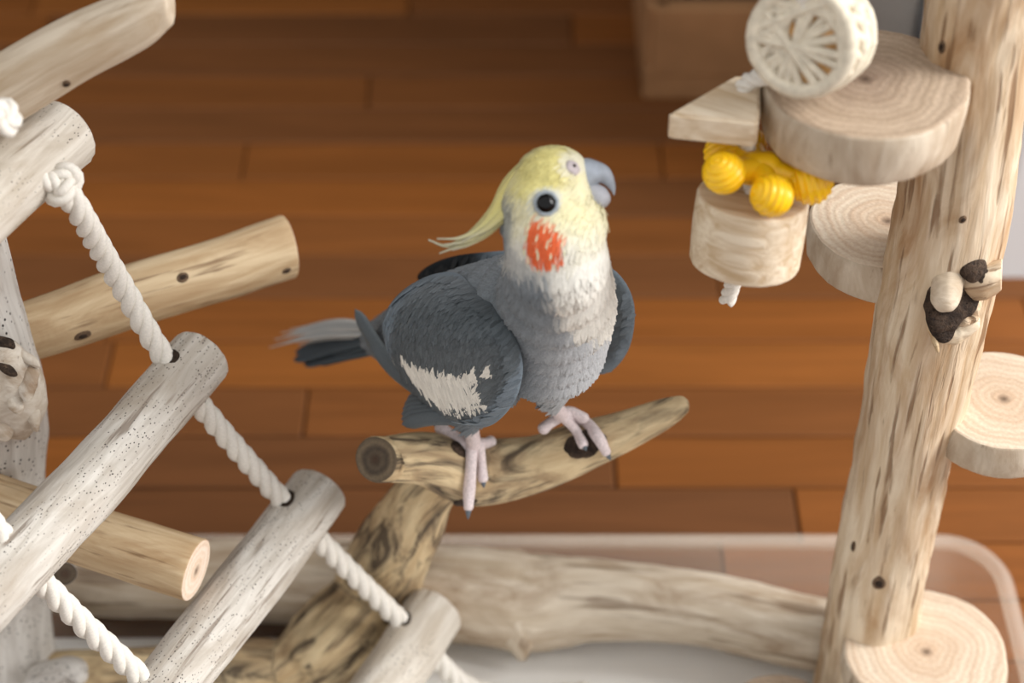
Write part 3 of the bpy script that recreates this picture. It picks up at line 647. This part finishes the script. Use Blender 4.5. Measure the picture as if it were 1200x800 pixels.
tris = [(body_me.vertices[t.vertices[0]].co, body_me.vertices[t.vertices[1]].co, body_me.vertices[t.vertices[2]].co, t.area) for t in body_me.loop_triangles]
cum = np.cumsum([t[3] for t in tris]); items = []
for r in np.random.RandomState(5).random(26000)*cum[-1]:
    a, b_, c, _ = tris[int(np.searchsorted(cum, r))]; x, y_ = rn.random(), rn.random()
    if x+y_ > 1: x, y_ = 1-x, 1-y_
    p = a+(b_-a)*x+(c-a)*y_; nn_ = (b_-a).cross(c-a).normalized(); u, v, w = prof(p)
    if ell(u, v, 1, 0, 17, 16) < 1 and w < 0: continue
    if u > 36 and v < -2 and ell(u, v, 44, -36, 16, 30) < 1: continue
    hd = sm(110, 60, v); ln = .0085-.0045*hd; wd = .0026-.0016*hd
    col = bodycol(p, rn.uniform(-.25, .25)); k_ = 1+rn.uniform(-.10, .10)
    if ell(u, v, -4, 47, 26, 31, -.25) < 1 and rn.random() < .16: col = CREAM
    items.append((p, nn_, flow(p)+Vector((rn.uniform(-.2, .2), rn.uniform(-.2, .2), rn.uniform(-.2, .2))), ln*rn.uniform(.75, 1.2), wd, tuple(min(1, q*k_) for q in col), rn.uniform(.01, .07)*(1-.6*hd)))
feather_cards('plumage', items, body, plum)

# eyes: near one where the profile shows it, its twin on the far side of the head
eyem = plain('eye_black', (6, 6, 8), .08, 50, .02, .3); ringm = plain('eye_ring', (150, 158, 164), .6, 300, .08); nost = plain('cere_pink', (190, 180, 182), .6, 300, .08)
HC = Cz(650, 238, ZH); hs = ZH/FPX
def place(px, py, far_=False):
    if not far_: return hit(body_b, px, py)
    t = Cz(px, py, ZH); r = body_b.ray_cast(t+FWD*.06, -FWD); return r[0], r[1]
for fs in (False, True):
    h, nn_ = place(640, 238, fs); nn_ = (nn_*.4+(FWD if fs else -FWD)*.6).normalized(); q = nn_.to_track_quat('Z', 'Y').to_matrix()
    e = blob('eye', h-nn_*4.6*hs, (12.4*hs, 12.4*hs, 12.4*hs), eyem, bird, 0, 1, 0, 4, q)
    V = []; F = []; n1, n2 = 40, 12
    for i in range(n1):
        a = 2*math.pi*i/n1
        for j in range(n2):
            b_ = 2*math.pi*j/n2; R0 = (12.4+.4*math.sin(a*9))*hs; rr = 2.6*hs
            V.append(h+q@Vector(((R0+rr*math.cos(b_))*math.cos(a), (R0+rr*math.cos(b_))*math.sin(a), rr*.55*math.sin(b_)-.2*hs)))
    for i in range(n1):
        for j in range(n2): F.append((i*n2+j, ((i+1) % n1)*n2+j, ((i+1) % n1)*n2+(j+1) % n2, i*n2+(j+1) % n2))
    link('eye_ring', mesh('eye_ring', V, F), e, [ringm])
    h, nn_ = place(671, 196, fs); q = nn_.to_track_quat('Z', 'Y').to_matrix()
    ce = blob('cere', h, (9*hs, 10*hs, 4*hs), nost, bird, .12, 500, 1, 3, q); blob('nostril', h+nn_*4.6*hs, (1.9*hs, 2.1*hs, 1.3*hs), M['hole'], ce, 0, 1, 0, 3, q)
# beak
beakm = plain('beak_horn', (164, 172, 184), .42, 220, .10, .4); lowm = plain('lower_beak_horn', (178, 180, 188), .5, 220, .08, .4)
def beak(name, st, mat, nn_=24, rows=26):
    S = catmull(st, rows); V = []; F = []
    for x, y_, nx, ny, hh, hw in S:            # centre, direction of the half height, half height, half width (head units)
        l_ = math.hypot(nx, ny); nx, ny = nx/l_, ny/l_
        for j in range(nn_):
            a = 2*math.pi*j/nn_; ca, sa = math.cos(a), math.sin(a); V.append(Cz(x, y_, ZH)+(RGT*nx-UPV*ny)*ca*hh*hs-FWD*sa*hw*hs*(abs(sa)**.0))
    for i in range(rows-1):
        for j in range(nn_): F.append((i*nn_+j, i*nn_+(j+1) % nn_, (i+1)*nn_+(j+1) % nn_, (i+1)*nn_+j))
    F.append(tuple(reversed(range(nn_)))); F.append(tuple((rows-1)*nn_+j for j in range(nn_)))
    return link(name, mesh(name, V, F), bird, [mat])
blob('lower_beak', Cz(698, 229, ZH), (18.5*hs, 14*hs, 12*hs), lowm, bird, .03, 300, 1, 4, Matrix((RGT, UPV, -FWD)).transposed() @ Matrix.Rotation(-.5, 3, 'Z'))
beak('upper_beak', [(676, 204, .25, -1, 19, 19), (686, 204.5, .2, -1, 19.5, 18), (697, 205, .3, -1, 16.5, 15.5), (706, 206, .55, -.8, 12.5, 12.5), (712, 211, .95, -.5, 8, 9), (716, 217, 1, -.25, 5.2, 6), (718.3, 222, 1, -.1, 3.1, 3.4), (719.8, 228.5, 1, 0, .6, .6)], beakm)
# crest: long thin feathers swept back from the crown
def strip(name, pts, w0, cols, nrm, parent, mat, rows=26, prof_=None, thick=.0004, camber=.12):
    """flat feather with a raised shaft; pts world, w0 half width, cols: colour(t, across)"""
    S = catmull([tuple(p) for p in pts], rows); Fm = frames(S); V = []; F = []; C = []; nc = 5
    for i in range(rows):
        t = i/(rows-1); T = Fm[i][0]; sd = T.cross(nrm).normalized(); up = sd.cross(T).normalized()
        k_ = prof_(t) if prof_ else min(1, (t/.12+.25))*min(1, ((1-t)/.18)**.6+.02)
        for side in (1, -1):
            for j in range(nc):
                a = (j/(nc-1)*2-1); V.append(Vector(S[i])+sd*a*w0*k_+up*((1-a*a)*camber*w0*k_*2+side*thick*.5)); C.append(cols(t, a))
    n_ = nc*2
    for i in range(rows-1):
        for j in range(nc-1):
            q0 = i*n_+j; F.append((q0, q0+1, q0+n_+1, q0+n_)); q1 = i*n_+nc+j; F.append((q1, q1+n_, q1+n_+1, q1+1))
        F.append((i*n_, i*n_+n_, i*n_+n_+nc, i*n_+nc)); F.append((i*n_+nc-1, i*n_+2*nc-1, i*n_+n_+2*nc-1, i*n_+n_+nc-1))
    return link(name, mesh(name, V, F, True, None, C), parent, [mat])
def crestcol(k0):
    def f(t, a):
        c = mixc(YEL, lin((196, 190, 150)), sm(.45, .9, t)); c = mixc(c, lin((150, 148, 140)), .55*sm(.7, 1, t)+.25*abs(a)); return mixc((0, 0, 0), c, k0)
    return f
crest_pts = [((668, 176), (638, 178), (602, 210), (582, 246), (553, 275), (525, 288), (502, 281)), ((664, 177), (634, 184), (604, 218), (585, 252), (560, 276), (535, 289), (515, 297)), ((660, 176), (628, 188), (603, 222), (585, 254), (564, 274), (540, 284), (520, 287)), ((655, 175), (620, 190), (598, 224), (585, 254), (570, 273), (548, 287), (530, 293)), ((650, 175), (616, 193), (594, 222), (581, 247), (562, 268), (538, 279), (512, 280)), ((668, 180), (646, 186), (616, 214), (594, 244), (575, 264), (556, 276), (541, 283)), ((652, 180), (630, 196), (607, 226), (592, 250), (580, 264), (566, 274), (556, 281))]
cr = None
for i, pp in enumerate(crest_pts):
    lat = (i-3)*2.0*hs; off = (0, 14, 18, 14, 6, 2, 0)
    P = [Cz(x, y_, ZH-lat+.0*off[k_]) for k_, (x, y_) in enumerate(pp)]
    P = [p-FWD*(3*hs*(i % 3)) for p in P]
    if cr is None: cr = strip('crest', P, 11*hs, crestcol(1.0), -FWD*.8+UPV*.5, bird, featm, prof_=lambda t: max(.02, .35+.65*math.sin(min(1, t*2.2)*math.pi*.5)-sm(.35, 1, t)*.92))
    else: strip('crest_feather', P, (10.5-.4*i)*hs, crestcol(rn.uniform(.9, 1.06)), -FWD*.8+UPV*.5+RGT*rn.uniform(-.2, .2), cr, featm, prof_=lambda t: max(.02, .35+.65*math.sin(min(1, t*2.2)*math.pi*.5)-sm(.35, 1, t)*.92))

# wings: thick curved pads, dressed with coverts and flight feathers
def pad(name, outline, Yf, nrm, bulge, back, colf, parent, K=96, R=22):
    cu = sum(p[0] for p in outline)/len(outline); cv = sum(p[1] for p in outline)/len(outline)
    B = catmull(outline+[outline[0]], K+1)[:-1]; V = []; F = []; C = []; UVs = []
    for side in (1, -1):
        for i in range(R+1):
            t = i/R
            for j in range(K):
                u = cu+(B[j][0]-cu)*t; v = cv+(B[j][1]-cv)*t; k_ = max(0, 1-t**2.2)**.62
                p = W(u, v, Yf(u, v))+nrm*((bulge if side > 0 else -back)*k_); V.append(p); C.append(colf(u, v)); UVs.append((u, v))
    h_ = (R+1)*K
    for i in range(R):
        for j in range(K):
            a, b_, c, d = i*K+j, i*K+(j+1) % K, (i+1)*K+(j+1) % K, (i+1)*K+j
            F.append((a, d, c, b_)); F.append((h_+a, h_+b_, h_+c, h_+d))
    for j in range(K): F.append((R*K+j, h_+R*K+j, h_+R*K+(j+1) % K, R*K+(j+1) % K))
    me = mesh(name, V, F, True, None, C); bm = bmesh.new(); bm.from_mesh(me); bmesh.ops.remove_doubles(bm, verts=bm.verts[:], dist=1e-6); bmesh.ops.recalc_face_normals(bm, faces=bm.faces[:]); bm.to_mesh(me); bm.free()
    me.polygons.foreach_set('use_smooth', [True]*len(me.polygons))
    return link(name, me, parent, [plum]), (cu, cv, B)
def inpoly(x, y_, poly):
    r = False; j = len(poly)-1
    for i in range(len(poly)):
        if (poly[i][1] > y_) != (poly[j][1] > y_) and x < (poly[j][0]-poly[i][0])*(y_-poly[i][1])/(poly[j][1]-poly[i][1])+poly[i][0]: r = not r
        j = i
    return r
near_out = [(556, 338), (578, 358), (596, 382), (609, 410), (612, 440), (602, 472), (578, 497), (552, 500), (522, 486), (492, 464), (466, 432), (450, 396), (452, 366), (472, 340), (505, 322), (535, 320)]
patch = [(464, 412), (480, 422), (497, 428), (512, 432), (530, 437), (545, 434), (556, 428), (562, 436), (556, 446), (566, 466), (548, 474), (524, 474), (502, 466), (484, 448), (470, 430)]
nearY = lambda u, v: .606+(610-u)*.00046+max(0, 395-v)**2*.0000042+max(0, v-440)*-.00008
nn_near = Vector((-.55, -.75, .35)).normalized()
def nearcol(u, v, j=0):
    n = noise.noise(Vector((u*.05, v*.05, 2)))*.5+j; c = mixc(SLATE, GREYD, .5+.6*n)
    c = mixc(c, GREY, .6*sm(365, 325, v+10*n))
    c = mixc(c, lin((120, 134, 146)), .7*sm(1.0, 1.12, ell(u, v, 532, 412, 74, 84)))
    if inpoly(u, v, patch): c = PWHITE
    if ell(u, v, 574, 433, 8, 7) < 1: c = PWHITE
    return c
wing, (wcu, wcv, wB) = pad('wing', near_out, nearY, nn_near, .012, .012, nearcol, bird)
wing_b = bvh_of(wing); items = []
rw = random.Random(3); cand = []
for i in range(3400):
    u, v = rw.uniform(445, 614), rw.uniform(315, 502)
    if inpoly(u, v, near_out): cand.append((u, v))
cand.sort(key=lambda q: -(q[1]-.9*q[0]))                 # from the tail end up to the shoulder
for u, v in cand:
    p, nn_ = hit(wing_b, u, v)
    if p is None: continue
    if nn_.dot(CAMP-p) < 0: nn_ = -nn_
    s = camco(p)[2]/FPX; low = sm(380, 460, v)
    d = RGT*(-.62-.1*low)-UPV*(.75-.1*low); ec = (u+(-.62)*14, v+.75*14); tipc = nearcol(u-2, v+3, rw.uniform(-.3, .3)); kk = 1+rw.uniform(-.13, .13); kk2 = kk if tipc[0] > .5 else kk+rw.uniform(-.14, .18)
    if inpoly(u, v, patch): d = RGT*(-.25)-UPV*.9
    items.append((p, nn_, d+RGT*rw.uniform(-.15, .15), (17+6*low)*s*rw.uniform(.8, 1.15), 8.5*s, tuple(min(1, q*kk2) for q in tipc), rw.uniform(.02, .09)))
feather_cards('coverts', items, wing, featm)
def flightcol(edge):
    def f(t, a): return mixc(mixc(SLATE, GREYD, .25+.3*t), edge, .55*sm(.75, 1, abs(a)))
    return f
# folded primaries along the lower edge, crossing the rump to a rounded tip
for i in range(6):
    o = i*3.2
    P = [W(566-o, 480-o*.4, .626), W(515-o, 470-o*.5, .648+.001*i), W(472-o*.6, 442-o*.3, .672+.001*i), W(440-o*.2, 402+o*.2, .694), W(416+o*1.0, 362+o*1.8, .708)]
    strip('flight_feather', P, (9.5-.5*i)*.00042, flightcol(lin((120, 128, 130))), nn_near+Vector((-.2, 0, .2)), wing, featm, prof_=lambda t: min(1, .5+t)*min(1, ((1-t)/.10)**.5+.02))
for i in range(6):
    P = [W(580-i*3, 484-i*3, .628), W(545-i*2, 490-i*4, .634), W(507, 490-i*4.5, .643+.002*i), W(471-i*1.2+.5*i*i, 497-i*6, .652+.003*i)]
    strip('flight_feather', P, 8.5*.00041, flightcol(lin((96, 104, 108))), nn_near+Vector((0, -.3, .2)), wing, featm, prof_=lambda t: min(1, .5+t)*min(1, ((1-t)/.12)**.5+.02))
# wing on the far side
far_out = [(700, 306), (722, 318), (738, 340), (744, 368), (738, 406), (720, 432), (700, 437), (668, 428), (620, 402), (570, 366), (520, 344), (490, 328), (498, 314), (524, 302), (560, 296), (620, 294)]
farY = lambda u, v: .668+(740-u)*.00026
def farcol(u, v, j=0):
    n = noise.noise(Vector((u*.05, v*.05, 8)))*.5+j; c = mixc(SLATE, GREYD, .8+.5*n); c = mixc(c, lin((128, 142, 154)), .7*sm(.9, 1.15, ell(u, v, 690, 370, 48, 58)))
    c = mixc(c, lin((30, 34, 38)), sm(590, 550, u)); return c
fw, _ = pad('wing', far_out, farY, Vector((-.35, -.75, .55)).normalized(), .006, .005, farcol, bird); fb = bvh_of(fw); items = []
for i in range(1500):
    u, v = rw.uniform(488, 745), rw.uniform(292, 438)
    if not inpoly(u, v, far_out): continue
    p, nn_ = hit(fb, u, v)
    if p is None: continue
    if nn_.dot(CAMP-p) < 0: nn_ = -nn_
    s = camco(p)[2]/FPX; kk = 1+rw.uniform(-.13, .13); kk2 = kk if tipc[0] > .5 else kk+rw.uniform(-.14, .18)
    items.append((p, nn_, RGT*-.5-UPV*.8, 16*s*rw.uniform(.8, 1.15), 8*s, tuple(q*kk for q in farcol(u, v, rw.uniform(-.3, .3))), rw.uniform(.02, .08)))
feather_cards('coverts', items, fw, featm)

# tail
def tailcol(c0_, e):
    def f(t, a): return mixc(mixc(c0_, GREYD, .35*(1-t)), e, .6*sm(.6, 1, abs(a)))
    return f
tb = W(462, 396, .720); tail = None
TL = [((316, 407), .800, 'l', 7), ((322, 398), .806, 'l', 7), ((330, 390), .810, 'l', 7), ((346, 412), .790, 'd', 9), ((344, 421), .786, 'd', 9), ((356, 426), .780, 'd', 9), ((340, 386), .812, 'l', 7), ((362, 420), .782, 'd', 9), ((350, 404), .796, 'l', 8), ((374, 424), .776, 'd', 9)]
for i, (e, Y, kd, hw) in enumerate(TL):
    en = W(e[0], e[1], Y); st = tb+Vector((0, 0, .004*math.sin(i*2.1)))-UPV*(.0009*(i-4) if kd == 'd' else -.002); md = st.lerp(en, .5)+Vector((0, 0, .006 if kd == 'l' else .001))
    c_ = lin((176, 180, 180)) if kd == 'l' else lin((58, 70, 78)); ed = lin((214, 212, 206)) if kd == 'l' else lin((76, 90, 98))
    o = strip('tail' if tail is None else 'tail_feather', [st, md, en], hw*.00044, tailcol(c_, ed), Vector((-.1, -.45, .9)), bird if tail is None else tail, featm, prof_=(lambda t: min(1, .6+t)*max(.03, 1-sm(.45, 1, t)*.93)) if kd == 'l' else (lambda t: min(1, .6+t)*min(1, ((1-t)/.12)**.5+.02)))
    if tail is None: tail = o

# legs and feet gripping the perch
skin = plain('foot_skin', (222, 208, 208), .6, 900, .12, .3); clawm = plain('claw_horn', (92, 100, 108), .4, 300, .1, .4)
def on_perch(px, py, r, last):
    h, nn_ = hit(perch_bvh, px, py)
    if h is None: return Cz(px, py, last), last
    p = h-FWD*r*.85; return p, camco(p)[2]
def toe(parent, pts, r0, zs, claw=9):
    claw *= 1.5
    P = []; last = zs; P.append((Cz(pts[0][0], pts[0][1], zs), r0))
    for i, (x, y_) in enumerate(pts[1:]):
        p, last = on_perch(x, y_, r0, last); P.append((p, r0*(1-.08*i)*(1.10 if i % 2 else .92)))
    V, F, Gr, MI = tube_data(P, n=16, step=.0008, lump=0, fine=0, round0=True, round1=True)
    # scute rings
    o = link('toe', mesh('toe', V, F), parent, [skin])
    e, re = P[-1]; d = (P[-1][0]-P[-2][0]).normalized(); inw = FWD
    V, F, _, _ = tube_data([(e, re*.80), (e+d*claw*.00017, re*.6), (e+d*claw*.0003+inw*.0001, re*.42), (e+d*claw*.00044+inw*.0008, re*.12)], n=10, step=.0006, lump=0, fine=0, round1=True)
    link('claw', mesh('claw', V, F), parent, [clawm])
def leg(pts, toes):
    P = [(Cz(x, y_, z), r) for x, y_, z, r in pts]; V, F, _, _ = tube_data(P, n=20, step=.001, lump=.06, lscale=260, fine=.02, round0=True, round1=True)
    o = link('leg', mesh('leg', V, F), bird, [skin])
    for t in toes: toe(o, *t)
h1, _ = hit(perch_bvh, 554, 526); z1 = camco(h1)[2]-.006; h2, _ = hit(perch_bvh, 672, 508); z2 = camco(h2)[2]-.006
zb1 = Zof(552, 488, .651)
leg([(551, 482, zb1+.004, .0036), (553, 502, (z1+zb1)/2, .0034), (555, 521, z1, .0037)],
    [([(553, 520), (552, 548), (550, 574), (549, 594)], .0031, z1, 9), ([(562, 520), (564, 540), (566, 560)], .0026, z1, 7), ([(549, 522), (532, 511), (516, 501)], .0031, z1+.002, 6), ([(560, 520), (570, 519), (575, 517)], .0030, z1+.002, 0)])
zb2 = Zof(648, 468, .655)
leg([(647, 462, zb2+.003, .0040), (650, 474, (zb2+z2)/2, .0035), (658, 486, z2, .0037)],
    [([(658, 485), (684, 493), (700, 511), (710, 529)], .0031, z2, 7), ([(660, 488), (674, 503), (683, 520)], .0027, z2, 6), ([(656, 488), (644, 496), (637, 502)], .0030, z2+.003, 4), ([(655, 484), (668, 482), (684, 490)], .0028, z2+.003, 0)])
